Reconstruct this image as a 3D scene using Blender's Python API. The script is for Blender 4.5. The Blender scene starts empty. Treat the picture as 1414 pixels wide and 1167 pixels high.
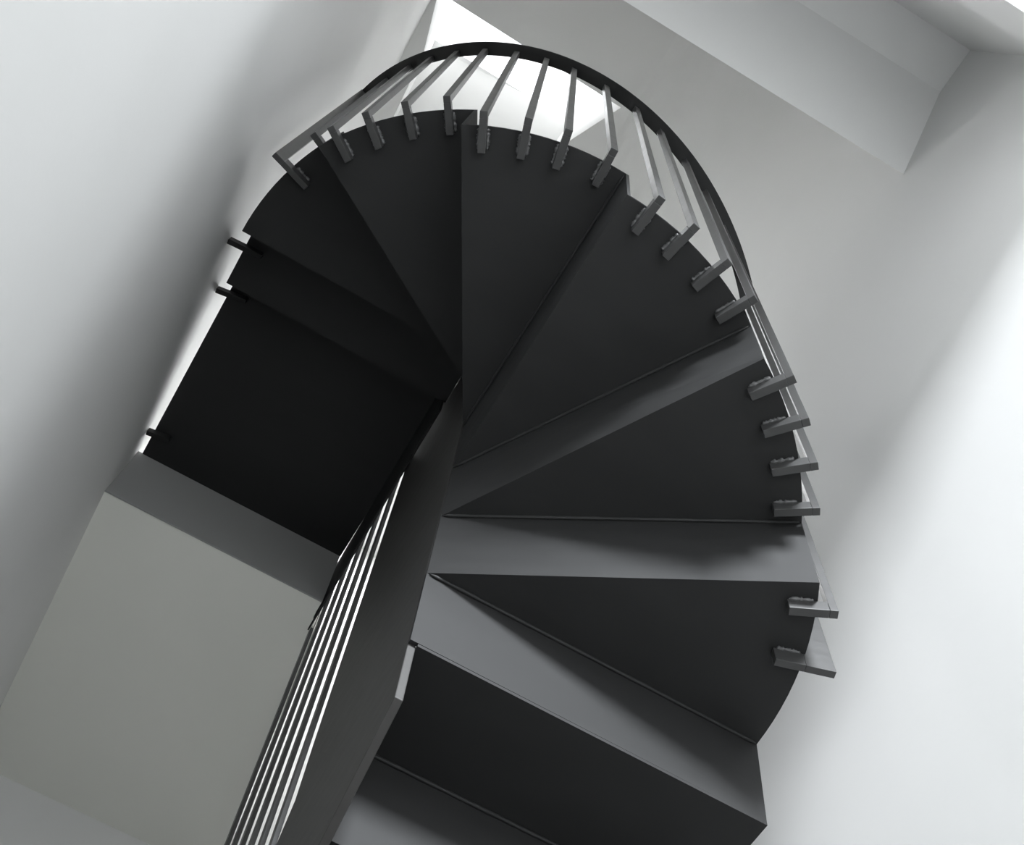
import bpy, bmesh, math, random
from mathutils import Vector, Matrix
from math import sin, cos, radians, hypot, atan2, pi

random.seed(4)
SC = bpy.context.scene
COL = SC.collection
H = 0.18            # rise of one step
T = 0.006           # steel plate
R = 0.5645          # outer radius of the winders
XL, XR = -0.613, 0.66   # inner faces of the two side walls
YF = 1.78           # far wall
YB = -1.075         # wall with the glazed doorway, behind the camera
ZF = -1.62          # lower floor
ZC = 3.1875         # ceiling at the top of the stairwell
SLX0, SLX1 = .008, .122
YS = 0.8073         # face of the landing slab
CAM = Vector((-0.2531, -0.8630, -1.3125))

# ------------------------------------------------------------------ materials
def nodes(name):
    m = bpy.data.materials.new(name); m.use_nodes = True
    nt = m.node_tree
    return m, nt, nt.nodes['Principled BSDF'], nt.nodes, nt.links

def mat_plaster(name, c, bump=0.05):
    m, nt, b, N, L = nodes(name)
    tc = N.new('ShaderNodeTexCoord')
    n1 = N.new('ShaderNodeTexNoise'); n1.inputs['Scale'].default_value = 2.2; n1.inputs['Detail'].default_value = 4
    L.new(tc.outputs['Object'], n1.inputs['Vector'])
    r = N.new('ShaderNodeValToRGB')
    r.color_ramp.elements[0].position = .3; r.color_ramp.elements[1].position = .7
    r.color_ramp.elements[0].color = (c[0]*.965, c[1]*.968, c[2]*.965, 1); r.color_ramp.elements[1].color = (*c, 1)
    L.new(n1.outputs['Fac'], r.inputs['Fac']); L.new(r.outputs['Color'], b.inputs['Base Color'])
    n2 = N.new('ShaderNodeTexNoise'); n2.inputs['Scale'].default_value = 90; n2.inputs['Detail'].default_value = 3
    L.new(tc.outputs['Object'], n2.inputs['Vector'])
    bp = N.new('ShaderNodeBump'); bp.inputs['Strength'].default_value = bump; bp.inputs['Distance'].default_value = .002
    L.new(n2.outputs['Fac'], bp.inputs['Height']); L.new(bp.outputs['Normal'], b.inputs['Normal'])
    b.inputs['Roughness'].default_value = .85
    b.inputs['Specular IOR Level'].default_value = .25
    return m

def mat_steel(name, c, rough=.42, spec=.5, streak=True):
    m, nt, b, N, L = nodes(name)
    tc = N.new('ShaderNodeTexCoord')
    mp = N.new('ShaderNodeMapping'); mp.inputs['Scale'].default_value = (3, 9, 30)
    L.new(tc.outputs['Object'], mp.inputs['Vector'])
    n1 = N.new('ShaderNodeTexNoise'); n1.inputs['Scale'].default_value = 2.0; n1.inputs['Detail'].default_value = 6
    L.new(mp.outputs['Vector'], n1.inputs['Vector'])
    r = N.new('ShaderNodeValToRGB')
    r.color_ramp.elements[0].position = .3; r.color_ramp.elements[1].position = .75
    r.color_ramp.elements[0].color = (c[0]*.86, c[1]*.86, c[2]*.86, 1); r.color_ramp.elements[1].color = (c[0]*1.1, c[1]*1.1, c[2]*1.1, 1)
    L.new(n1.outputs['Fac'], r.inputs['Fac']); L.new(r.outputs['Color'], b.inputs['Base Color'])
    mr = N.new('ShaderNodeMapRange'); mr.inputs['To Min'].default_value = rough-.05; mr.inputs['To Max'].default_value = rough+.08
    L.new(n1.outputs['Fac'], mr.inputs['Value']); L.new(mr.outputs['Result'], b.inputs['Roughness'])
    n2 = N.new('ShaderNodeTexNoise'); n2.inputs['Scale'].default_value = 140; n2.inputs['Detail'].default_value = 2
    L.new(tc.outputs['Object'], n2.inputs['Vector'])
    bp = N.new('ShaderNodeBump'); bp.inputs['Strength'].default_value = .06; bp.inputs['Distance'].default_value = .001
    L.new(n2.outputs['Fac'], bp.inputs['Height']); L.new(bp.outputs['Normal'], b.inputs['Normal'])
    b.inputs['Specular IOR Level'].default_value = spec
    return m

def mat_glass(name):
    m, nt, b, N, L = nodes(name)
    N.remove(b)
    out = N['Material Output']
    tr = N.new('ShaderNodeBsdfTransparent'); gl = N.new('ShaderNodeBsdfGlossy'); gl.inputs['Roughness'].default_value = .02
    fr = N.new('ShaderNodeFresnel'); fr.inputs['IOR'].default_value = 1.45
    mx = N.new('ShaderNodeMixShader')
    ge = N.new('ShaderNodeNewGeometry'); inv = N.new('ShaderNodeMath'); inv.operation = 'SUBTRACT'; inv.inputs[0].default_value = 1
    L.new(ge.outputs['Backfacing'], inv.inputs[1])
    mu = N.new('ShaderNodeMath'); mu.operation = 'MULTIPLY'; L.new(fr.outputs['Fac'], mu.inputs[0]); L.new(inv.outputs[0], mu.inputs[1])
    L.new(mu.outputs[0], mx.inputs['Fac']); L.new(tr.outputs['BSDF'], mx.inputs[1]); L.new(gl.outputs['BSDF'], mx.inputs[2])
    L.new(mx.outputs['Shader'], out.inputs['Surface'])
    return m

WALL = mat_plaster('white_plaster', (.70, .70, .693))
SOFFIT_LIT = mat_plaster('lit_soffit_plaster', (.84, .84, .832))  # brighter copy of the wall plaster, bounce light put into the soffit's colour
FASCIA = mat_plaster('grey_painted_edge', (.32, .32, .315))
SLABM = mat_plaster('grey_white_plaster', (.80, .80, .745))
FLOORM = mat_plaster('dark_floor', (.06, .059, .057))
STEEL = mat_steel('charcoal_painted_steel', (.0165, .0167, .0168), rough=.60, spec=.33)
PANEL_LIT = mat_steel('reflection_lightened_steel', (.036, .0347, .033), rough=.5, spec=.45)  # charcoal steel lightened: reflected ceiling light put into the colour
BARM = mat_steel('dark_bar_steel', (.045, .045, .0445), rough=.38)
BEADM = mat_steel('weld_steel', (.10, .10, .10), rough=.35)
BOUNCE = mat_plaster('bounce_paving', (.80, .80, .79))  # kept pale so the unseen ground throws light upward
FRAME = mat_plaster('white_window_frame', (.8, .8, .8), .01)
GLASS = mat_glass('clear_glass')

# ------------------------------------------------------------------ helpers
def link(name, bm, mat, parent=None, bevel=0.0, smooth=False):
    bmesh.ops.recalc_face_normals(bm, faces=bm.faces)
    me = bpy.data.meshes.new(name); bm.to_mesh(me); bm.free()
    me.materials.append(mat)
    o = bpy.data.objects.new(name, me); COL.objects.link(o)
    if parent: 
        o.parent = parent
        o.matrix_parent_inverse = Matrix.Translation(-parent.location)
    if smooth:
        for p in me.polygons: p.use_smooth = True
    if bevel:
        b = o.modifiers.new('edge', 'BEVEL'); b.width = bevel; b.segments = 2; b.limit_method = 'ANGLE'
    return o

def empty(name, loc, label, cat, group=None):
    o = bpy.data.objects.new(name, None); COL.objects.link(o); o.location = loc
    o.empty_display_size = .1
    o['label'] = label; o['category'] = cat
    if group: o['group'] = group
    return o

def struct(o):
    o['kind'] = 'structure'; return o

def prism(bm, poly, z0, z1):
    """vertical prism over a plan polygon"""
    a = [bm.verts.new((x, y, z0)) for x, y in poly]; b = [bm.verts.new((x, y, z1)) for x, y in poly]
    n = len(poly)
    bm.faces.new(a[::-1]); bm.faces.new(b)
    for i in range(n): bm.faces.new((a[i], a[(i+1) % n], b[(i+1) % n], b[i]))

def extrude(bm, pts, d):
    """a flat 3-D polygon thickened by the vector d"""
    d = Vector(d)
    a = [bm.verts.new(p) for p in pts]; b = [bm.verts.new(Vector(p)+d) for p in pts]
    n = len(pts)
    bm.faces.new(a[::-1]); bm.faces.new(b)
    for i in range(n): bm.faces.new((a[i], a[(i+1) % n], b[(i+1) % n], b[i]))

def box(bm, x0, x1, y0, y1, z0, z1):
    prism(bm, [(x0, y0), (x1, y0), (x1, y1), (x0, y1)], z0, z1)

def polar_box(bm, ang, r0, r1, w, z0, z1):
    """bar lying along a radius"""
    a = radians(ang); d = Vector((cos(a), sin(a), 0)); t = Vector((-sin(a), cos(a), 0))
    pl = [d*r0 - t*w/2, d*r1 - t*w/2, d*r1 + t*w/2, d*r0 + t*w/2]
    prism(bm, [(p.x, p.y) for p in pl], z0, z1)

def bead(bm, p, q, rad, n=14, seg=6, wob=.25):
    """an uneven weld bead from p to q"""
    p, q = Vector(p), Vector(q); d = (q-p).normalized()
    u = d.cross(Vector((0, 0, 1))); u = u.normalized() if u.length > .1 else Vector((1, 0, 0)); v = d.cross(u)
    rings = []
    for i in range(n+1):
        t = i/n; r = rad*(1+random.uniform(-wob, wob))*(.35 if i in (0, n) else 1)
        c = p.lerp(q, t)
        rings.append([bm.verts.new(c+u*cos(2*pi*k/seg)*r+v*sin(2*pi*k/seg)*r) for k in range(seg)])
    for a, b in zip(rings, rings[1:]):
        for k in range(seg): bm.faces.new((a[k], a[(k+1) % seg], b[(k+1) % seg], b[k]))
    bm.faces.new(rings[0][::-1]); bm.faces.new(rings[-1])

# ------------------------------------------------------------------ the steel stair
stair = empty('winder_staircase', (0, 0, ZF), 'dark charcoal folded steel winder staircase turning up to the landing between white walls', 'staircase')

def pol(r, a): return (r*cos(radians(a)), r*sin(radians(a)))
# plan corners measured at the underside of every step: front (over its riser) and back (foot of the next riser)
XP, XQ = .008, -.004   # the two faces of the central panel
front = {1: (.5706, -.0026), 2: (.4879, -.2887), 3: (.2900, -.4800), 4: (.0083, -.5595), 5: (-.2705, -.4914), 6: (-.4831, -.2853), 7: (-.5735, .002), 8: (-.5830, .194)}
back = {0: (.5617, -.0003), 1: (.4855, -.2850), 2: (.2823, -.4849), 3: (.0039, -.5606), 4: (-.2762, -.4898), 5: (-.4905, -.2865), 6: (-.5727, .0), 7: (-.5776, .1936), 8: (-.6005, YS-.002)}
inner_front = {1: (XQ, -.001), 2: (XQ, -.001), 3: (XQ, -.001), 4: (XQ, -.001), 5: (XQ, -.001), 6: (XQ, -.001), 7: (-.003, .0), 8: (-.006, .194)}
inner_back = {0: (XQ, -.001), 1: (XQ, -.001), 2: (XQ, -.001), 3: (XQ, -.001), 4: (XQ, -.001), 5: (XQ, -.001), 6: (-.003, .0), 7: (-.0045, .1936), 8: (-.0172, YS-.002)}

def arc(p, q, n=12):
    """points on the rounded outer edge from p to q"""
    a0, a1 = atan2(p[1], p[0]), atan2(q[1], q[0])
    if a0 > 0.5: a0 -= 2*pi
    if a1 > 0.5: a1 -= 2*pi
    r0, r1 = hypot(*p), hypot(*q)
    out = []
    for i in range(n+1):
        t = i/n; a = a0+(a1-a0)*t; r = r0+(r1-r0)*t
        out.append((r*cos(a), r*sin(a)))
    return out

def lip(a, b, d=T):
    """shift a front edge a->b outward by the riser's thickness (towards the lower step)"""
    v = Vector((b[0]-a[0], b[1]-a[1])).normalized(); n = Vector((-v.y, v.x))
    return [(a[0]+n.x*d, a[1]+n.y*d), (b[0]+n.x*d, b[1]+n.y*d)]

def make_riser(i0, o0, z0, i1, o1, z1, bead_side):
    """riser plate between the foot line (i0,o0,z0) and the head line (i1,o1,z1)"""
    bm = bmesh.new()
    v = Vector((o0[0]-i0[0], o0[1]-i0[1], 0)).normalized(); n = Vector((-v.y, v.x, 0))*T
    extrude(bm, [(*i0, z0+T), (*o0, z0+T), (*o1, z1), (*i1, z1)], n)
    r = link('riser', bm, STEEL, stair)
    bm = bmesh.new()
    off = -n.normalized()*.002
    bead(bm, Vector((*i1, z1-.0025))+off+v*.004, Vector((*o1, z1-.0025))+off-v*.004, .0034, n=60, wob=.10)
    link('weld_bead', bm, STEEL, r, smooth=True)

# winders and the step above them
for k in range(1, 8):
    z = k*H
    bm = bmesh.new()
    f = lip(inner_front[k], front[k])
    poly = [f[0], f[1]]
    if k < 7: poly += arc(front[k], back[k])
    else: poly += [front[k], (-.5745, .067), back[k]]
    poly += [inner_back[k]]
    if inner_front[k] != inner_back[k]: poly += [inner_front[k]]
    seen = []
    for p in poly:
        if not seen or hypot(p[0]-seen[-1][0], p[1]-seen[-1][1]) > 1e-4: seen.append(p)
    if hypot(seen[0][0]-seen[-1][0], seen[0][1]-seen[-1][1]) < 1e-4: seen.pop()
    prism(bm, seen, z, z+T)
    link('tread', bm, STEEL, stair)
for k in range(1, 9):
    make_riser(inner_back[k-1], back[k-1], (k-1)*H, inner_front[k], front[k], k*H, 1)
# landing plate at the top, up to the slab
bm = bmesh.new()
prism(bm, [lip(inner_front[8], front[8])[0], lip(inner_front[8], front[8])[1], front[8], (-.5836, .2713), back[8], inner_back[8]], 8*H, 8*H+T)
link('landing_plate', bm, STEEL, stair)['label'] = 'large flat black landing plate'
# straight flight below: steps 0, -1, ... down to the floor
GO = .1905
y = -.0003
for k in range(0, -9, -1):
    z = k*H
    xo = .5617
    yb, yf = y, y+GO
    bm = bmesh.new(); box(bm, XP, xo, yb, yf+T, z, z+T); link('tread', bm, STEEL, stair)
    make_riser((XP, yf), (xo, yf), (k-1)*H, (XP, yf), (xo, yf), z, 1) if k > -8 else None
    y = yf
# central panel: wide upright plate between the flights, running down as the inner string of the lower flight
bm = bmesh.new()
pts = [(.006, -.112), (.172, -.215), (.33, -.345), (1.55, ZF), (1.72, ZF), (1.72, -1.28), (.56, -.13), (.425, .023), (.398, .085), (.402, .22), (.402, 1.438), (.196, 1.438), (.196, 1.259), (.006, 1.259)]
extrude(bm, [(XQ, a, b) for a, b in pts], (XP-XQ, 0, 0))
link('central_panel', bm, PANEL_LIT, stair, bevel=.0012)['label'] = 'wide upright charcoal steel panel, tinted with reflected light'
# string under the inner edge of the top step and landing plate
bm = bmesh.new()
pts = [(.0, 1.075), (.20, 1.215), (.905, 1.215), (.905, 1.46), (.19, 1.46), (.19, 1.27), (.0, 1.27)]
pts = [(.19, 1.20), (.905, 1.215), (.905, 1.446), (.188, 1.446)]
extrude(bm, [(-.0145, a, b) for a, b in pts], (.0055, 0, 0))
link('landing_string', bm, STEEL, stair, bevel=.001)
# short pins that carry the upper steps from the plaster wall
for (x0, y0), (x1, y1), lv in (((-.531, .090), (XL+.001, .095), 7), ((-.536, .279), (XL+.001, .290), 8), ((-.552, .723), (XL+.001, .732), 8)):
    bm = bmesh.new()
    d = Vector((x1-x0, y1-y0, 0)).normalized(); n = Vector((-d.y, d.x, 0))*.006
    extrude(bm, [Vector((x0, y0, lv*H-.022))-n, Vector((x1, y1, lv*H-.022))-n, Vector((x1, y1, lv*H))-n, Vector((x0, y0, lv*H))-n], n*2)
    link('wall_bracket', bm, STEEL, stair, bevel=.001)

# ------------------------------------------------------------------ outer railing
rail = empty('stair_railing', (0, -.58, 2*H), 'black curved flat handrail on slim upright bars around the outer edge of the winders', 'railing')
def rail_z(a): return 1.335 + (-63-a)*.0071
A0, A1 = -17.2, -163.0
bm = bmesh.new()
prev = None
N_ = 96
for i in range(N_+1):
    a = A0+(A1-A0)*i/N_; z = rail_z(a); d = Vector((cos(radians(a)), sin(radians(a)), 0))
    ring = [bm.verts.new(d*r+Vector((0, 0, zz))) for r, zz in ((.5735, z), (.606, z), (.606, z+.009), (.5735, z+.009))]
    if prev:
        for k in range(4): bm.faces.new((prev[k], prev[(k+1) % 4], ring[(k+1) % 4], ring[k]))
    else: bm.faces.new(ring)
    prev = ring
bm.faces.new(prev[::-1])
link('handrail', bm, STEEL, rail)['label'] = 'black curved flat handrail'

bars = [(-26.6, 1), (-33.7, 2), (-41.3, 2), (-48.6, 2), (-55.7, 2), (-63.3, 3), (-70.6, 3), (-78.3, 3), (-85.2, 3),
        (-93.2, 4), (-101.3, 4), (-108.1, 4), (-115.5, 4), (-123.5, 5), (-131.1, 5), (-138.5, 5), (-145.4, 5), (-153.7, 6)]
def foot_weld(ang, z, w, parent):
    bm = bmesh.new(); a = radians(ang); d = Vector((cos(a), sin(a), 0)); t = Vector((-sin(a), cos(a), 0))
    for s in (-1, 1):
        bead(bm, d*.522+t*s*(w/2+.001)+Vector((0, 0, z-.001)), d*.558+t*s*(w/2+.001)+Vector((0, 0, z-.001)), .0032, n=16, wob=.5)
    link('weld_bead', bm, BEADM, parent, smooth=True)
for a, lv in bars:
    z = lv*H; BW = .0135
    bm = bmesh.new(); polar_box(bm, a, .5775, .590, BW, z-.023, rail_z(a)+.002)
    b = link('baluster', bm, BARM, rail, bevel=.0008)
    bm = bmesh.new(); polar_box(bm, a, .5195, .5775, BW, z-.023, z)
    f = link('bracket', bm, BARM, b, bevel=.0008)
    foot_weld(a, z, BW, b)
for a, lv, ri in ((-17.4, 1, .5625), (-162.1, 6, .583)):
    z = lv*H; BW = .012
    bm = bmesh.new(); polar_box(bm, a, ri, .608, BW, z-.03, rail_z(a)+.002)
    b = link('post', bm, BARM, rail, bevel=.0008); b['label'] = 'wide flat end post of the railing'
    bm = bmesh.new(); polar_box(bm, a, .517, ri, BW, z-.03, z)
    link('bracket', bm, BARM, b, bevel=.0008)
    foot_weld(a, z, BW, b)

# ------------------------------------------------------------------ inner screen of upright bars
scr = empty('bar_screen', (-.004, .65, 0), 'row of slim dark upright bars beside the central steel panel under the landing', 'railing')
for yb in (.452, .542, .632, .722, .812, .902):
    bm = bmesh.new()
    zb = -.012-(yb-.40)*.955
    box(bm, -.0085, -.0005, yb-.0095, yb+.0095, zb-.01, 1.44)
    link('upright_bar', bm, BARM, scr, bevel=.0006)

# ------------------------------------------------------------------ the stairwell
WT = .14
ZTOP = ZC+.9
bm = bmesh.new(); box(bm, XL-WT, XL, YB-1.2, YF+WT, ZF-.2, ZTOP); struct(link('wall_left', bm, WALL))
bm = bmesh.new(); box(bm, XR, XR+WT, YB-1.2, YF+WT, ZF-.2, ZTOP); struct(link('wall_right', bm, WALL))
bm = bmesh.new(); box(bm, XL, XR, YF, YF+WT, ZF-.2, ZTOP); struct(link('wall_far', bm, WALL))
bm = bmesh.new(); box(bm, XL, XR, YB, YF, ZF-.2, ZF); struct(link('floor', bm, FLOORM))
bm = bmesh.new(); box(bm, -3.2, 2.2, -5.2, YB, ZF-.2, ZF); struct(link('bounce_floor_outside', bm, BOUNCE))  # added ground out of view, reflects light up to the soffit
# landing slab
bm = bmesh.new(); prism(bm, [(XL, YS+.004), (-.0176, YS+.004), (-.0176, .86), (SLX0, .915), (SLX1, YF), (XL, YF)], 1.215, 1.446); struct(link('floor_upper', bm, SLABM))
bm = bmesh.new(); box(bm, XL, -.0176, YS, YS+.004, 1.213, 1.446); struct(link('trim_1', bm, FASCIA))
# sloped soffit above the doorway, its flat part, and the lintel; the wall of the storey above stands on it
bm = bmesh.new()
extrude(bm, [(XL, a, b) for a, b in ((-.770, 1.486), (-.965, 1.622), (YB, 1.618), (YB-.048, .94), (YB-.19, .94), (YB-.19, 1.80), (-.90, 1.80), (-.90, ZTOP), (-.770, ZTOP))], (XR-XL, 0, 0))
struct(link('wall_near', bm, SOFFIT_LIT))

# ceiling with a deep splayed rooflight, curving down into the wall
def onplane(sx, sy, zrel): return Vector((CAM.x+sx*zrel, CAM.y+sy*zrel, CAM.z+zrel))
zr = ZC-CAM.z
o_lo = [onplane(-.0775, .1015, zr), onplane(.096, .105, zr), onplane(.062, .172, zr), onplane(.062, .30, zr), onplane(-.0600, .30, zr), onplane(-.0655, .150, zr)]
for v in o_lo: v.x = max(v.x, XL+.004)
zt = zr+.62
o_hi = [onplane(-.072, .085, zt), onplane(.080, .085, zt), onplane(.0665, .133, zt), onplane(.0665, .1331, zt), onplane(-.062, .1401, zt), onplane(-.062, .140, zt)]
VX = .20; VZ = 1.75
bm = bmesh.new()
ya, yb = -.770, YF
outer = [Vector((XL, ya, ZC)), Vector((VX, ya, ZC)), Vector((VX, .9, ZC)), Vector((XL, .9, ZC))]
vo = [bm.verts.new(p) for p in outer]; vi = [bm.verts.new(p) for p in o_lo]
edges = []
for L_ in (vo, vi):
    for i in range(len(L_)): edges.append(bm.edges.new((L_[i], L_[(i+1) % len(L_)])))
bmesh.ops.triangle_fill(bm, edges=edges, use_beauty=True)
# plain strips of ceiling around the added, unseen rooflight further back
SX0, SX1, SY0, SY1 = -.42, .16, .98, 1.60
for x0, x1, y0, y1 in ((XL, VX, .9, SY0), (XL, VX, SY1, YF), (XL, SX0, SY0, SY1), (SX1, VX, SY0, SY1)):
    bm.faces.new([bm.verts.new(p) for p in ((x0, y0, ZC), (x1, y0, ZC), (x1, y1, ZC), (x0, y1, ZC))])
for (x0, y0), (x1, y1) in (((SX0, SY0), (SX1, SY0)), ((SX1, SY0), (SX1, SY1)), ((SX1, SY1), (SX0, SY1)), ((SX0, SY1), (SX0, SY0))):
    bm.faces.new([bm.verts.new(p) for p in ((x0, y0, ZC), (x1, y1, ZC), (x1, y1, ZC+.2), (x0, y0, ZC+.2))])
# shaft
vh = [bm.verts.new(p) for p in o_hi]
for i in range(6): bm.faces.new((vi[i], vi[(i+1) % 6], vh[(i+1) % 6], vh[i]))
# cove
prev = None
for i in range(41):
    t = pi/2*i/40
    x = VX+(XR-VX)*sin(t); z = VZ+(ZC-VZ)*cos(t)
    cur = (bm.verts.new((x, ya, z)), bm.verts.new((x, yb, z)))
    if prev: bm.faces.new((prev[0], prev[1], cur[1], cur[0]))
    prev = cur
o = struct(link('ceiling', bm, WALL))
for p in o.data.polygons:
    p.use_smooth = p.normal.x < -.02 and abs(p.normal.y) < 1e-3
# rooflight: frame and pane
wx0, wx1 = min(v.x for v in o_hi)-.03, max(v.x for v in o_hi)+.03
wy0, wy1 = min(v.y for v in o_hi)-.03, max(v.y for v in o_hi)+.03
wz = CAM.z+zt
win = bpy.data.objects.new('window_1', None); COL.objects.link(win); win.location = ((wx0+wx1)/2, (wy0+wy1)/2, wz); struct(win)
bm = bmesh.new()
for a in ((wx0-.05, wx1+.05, wy0-.05, wy0+.03), (wx0-.05, wx1+.05, wy1-.055, wy1+.05), (wx0-.05, wx0+.03, wy0+.03, wy1-.03), (wx1-.03, wx1+.05, wy0+.03, wy1-.03)):
    box(bm, *a, wz+.002, wz+.05)
link('window_frame', bm, FRAME, win)
bm = bmesh.new(); box(bm, wx0+.03, wx1-.03, wy0+.03, wy1-.03, wz+.02, wz+.026); link('window_pane', bm, GLASS, win)

win = bpy.data.objects.new('added_rooflight', None); COL.objects.link(win); win.location = ((SX0+SX1)/2, (SY0+SY1)/2, ZC+.2); struct(win)  # added rooflight, hidden from the camera, an opening for fill light
bm = bmesh.new()
for a in ((SX0-.05, SX1+.05, SY0-.05, SY0+.03), (SX0-.05, SX1+.05, SY1-.03, SY1+.05), (SX0-.05, SX0+.03, SY0+.03, SY1-.03), (SX1-.03, SX1+.05, SY0+.03, SY1-.03)):
    box(bm, *a, ZC+.202, ZC+.23)
link('window_frame', bm, FRAME, win)
bm = bmesh.new(); box(bm, SX0+.03, SX1-.03, SY0+.03, SY1-.03, ZC+.21, ZC+.216); link('window_pane', bm, GLASS, win)

# ------------------------------------------------------------------ daylight
w = bpy.data.worlds.new('daylight'); SC.world = w; w.use_nodes = True
bg = w.node_tree.nodes['Background']
bg.inputs['Color'].default_value = (.94, .97, 1.0, 1); bg.inputs['Strength'].default_value = 1.3
def area(name, loc, rot, sx, sy, e, col):
    l = bpy.data.lights.new(name, 'AREA'); l.shape = 'RECTANGLE'; l.size = sx; l.size_y = sy; l.energy = e; l.color = col
    o = bpy.data.objects.new(name, l); COL.objects.link(o); o.location = loc; o.rotation_euler = rot
    return o
area('skylight_daylight', ((wx0+wx1)/2, (wy0+wy1)/2, wz+.12), (0, 0, 0), wx1-wx0, wy1-wy0, 4.0, (.97, .985, 1))
area('added_fill_light', ((SX0+SX1)/2, (SY0+SY1)/2, ZC+.24), (0, 0, 0), SX1-SX0, SY1-SY0, 33, (.97, .985, 1))  # added fill lamp above the unseen rooflight, brightens the upper storey
area('doorway_daylight', (-.30, -5.0, 2.75), (radians(64), 0, radians(-3)), 1.05, 1.15, 465, (.915, .955, 1))

# ------------------------------------------------------------------ camera
cd = bpy.data.cameras.new('camera'); cam = bpy.data.objects.new('camera', cd); COL.objects.link(cam)
f_px, yaw, pitch, roll = 1630.43, .3818, 1.1676, .1499
fw = Vector((sin(yaw)*cos(pitch), cos(yaw)*cos(pitch), sin(pitch)))
rt = Vector((cos(yaw), -sin(yaw), 0)); up = rt.cross(fw)
r2 = rt*cos(roll)+up*sin(roll); u2 = -rt*sin(roll)+up*cos(roll)
M = Matrix((r2, u2, -fw)).transposed().to_4x4(); M.translation = CAM
cam.matrix_world = M
cd.sensor_fit = 'HORIZONTAL'; cd.sensor_width = 36; cd.lens = 36*f_px/1414
cd.clip_start = .01
SC.camera = cam
vs = SC.view_settings
vs.view_transform = 'Standard'; vs.look = 'None'; vs.exposure = .87; vs.gamma = 1; vs.use_curve_mapping = False
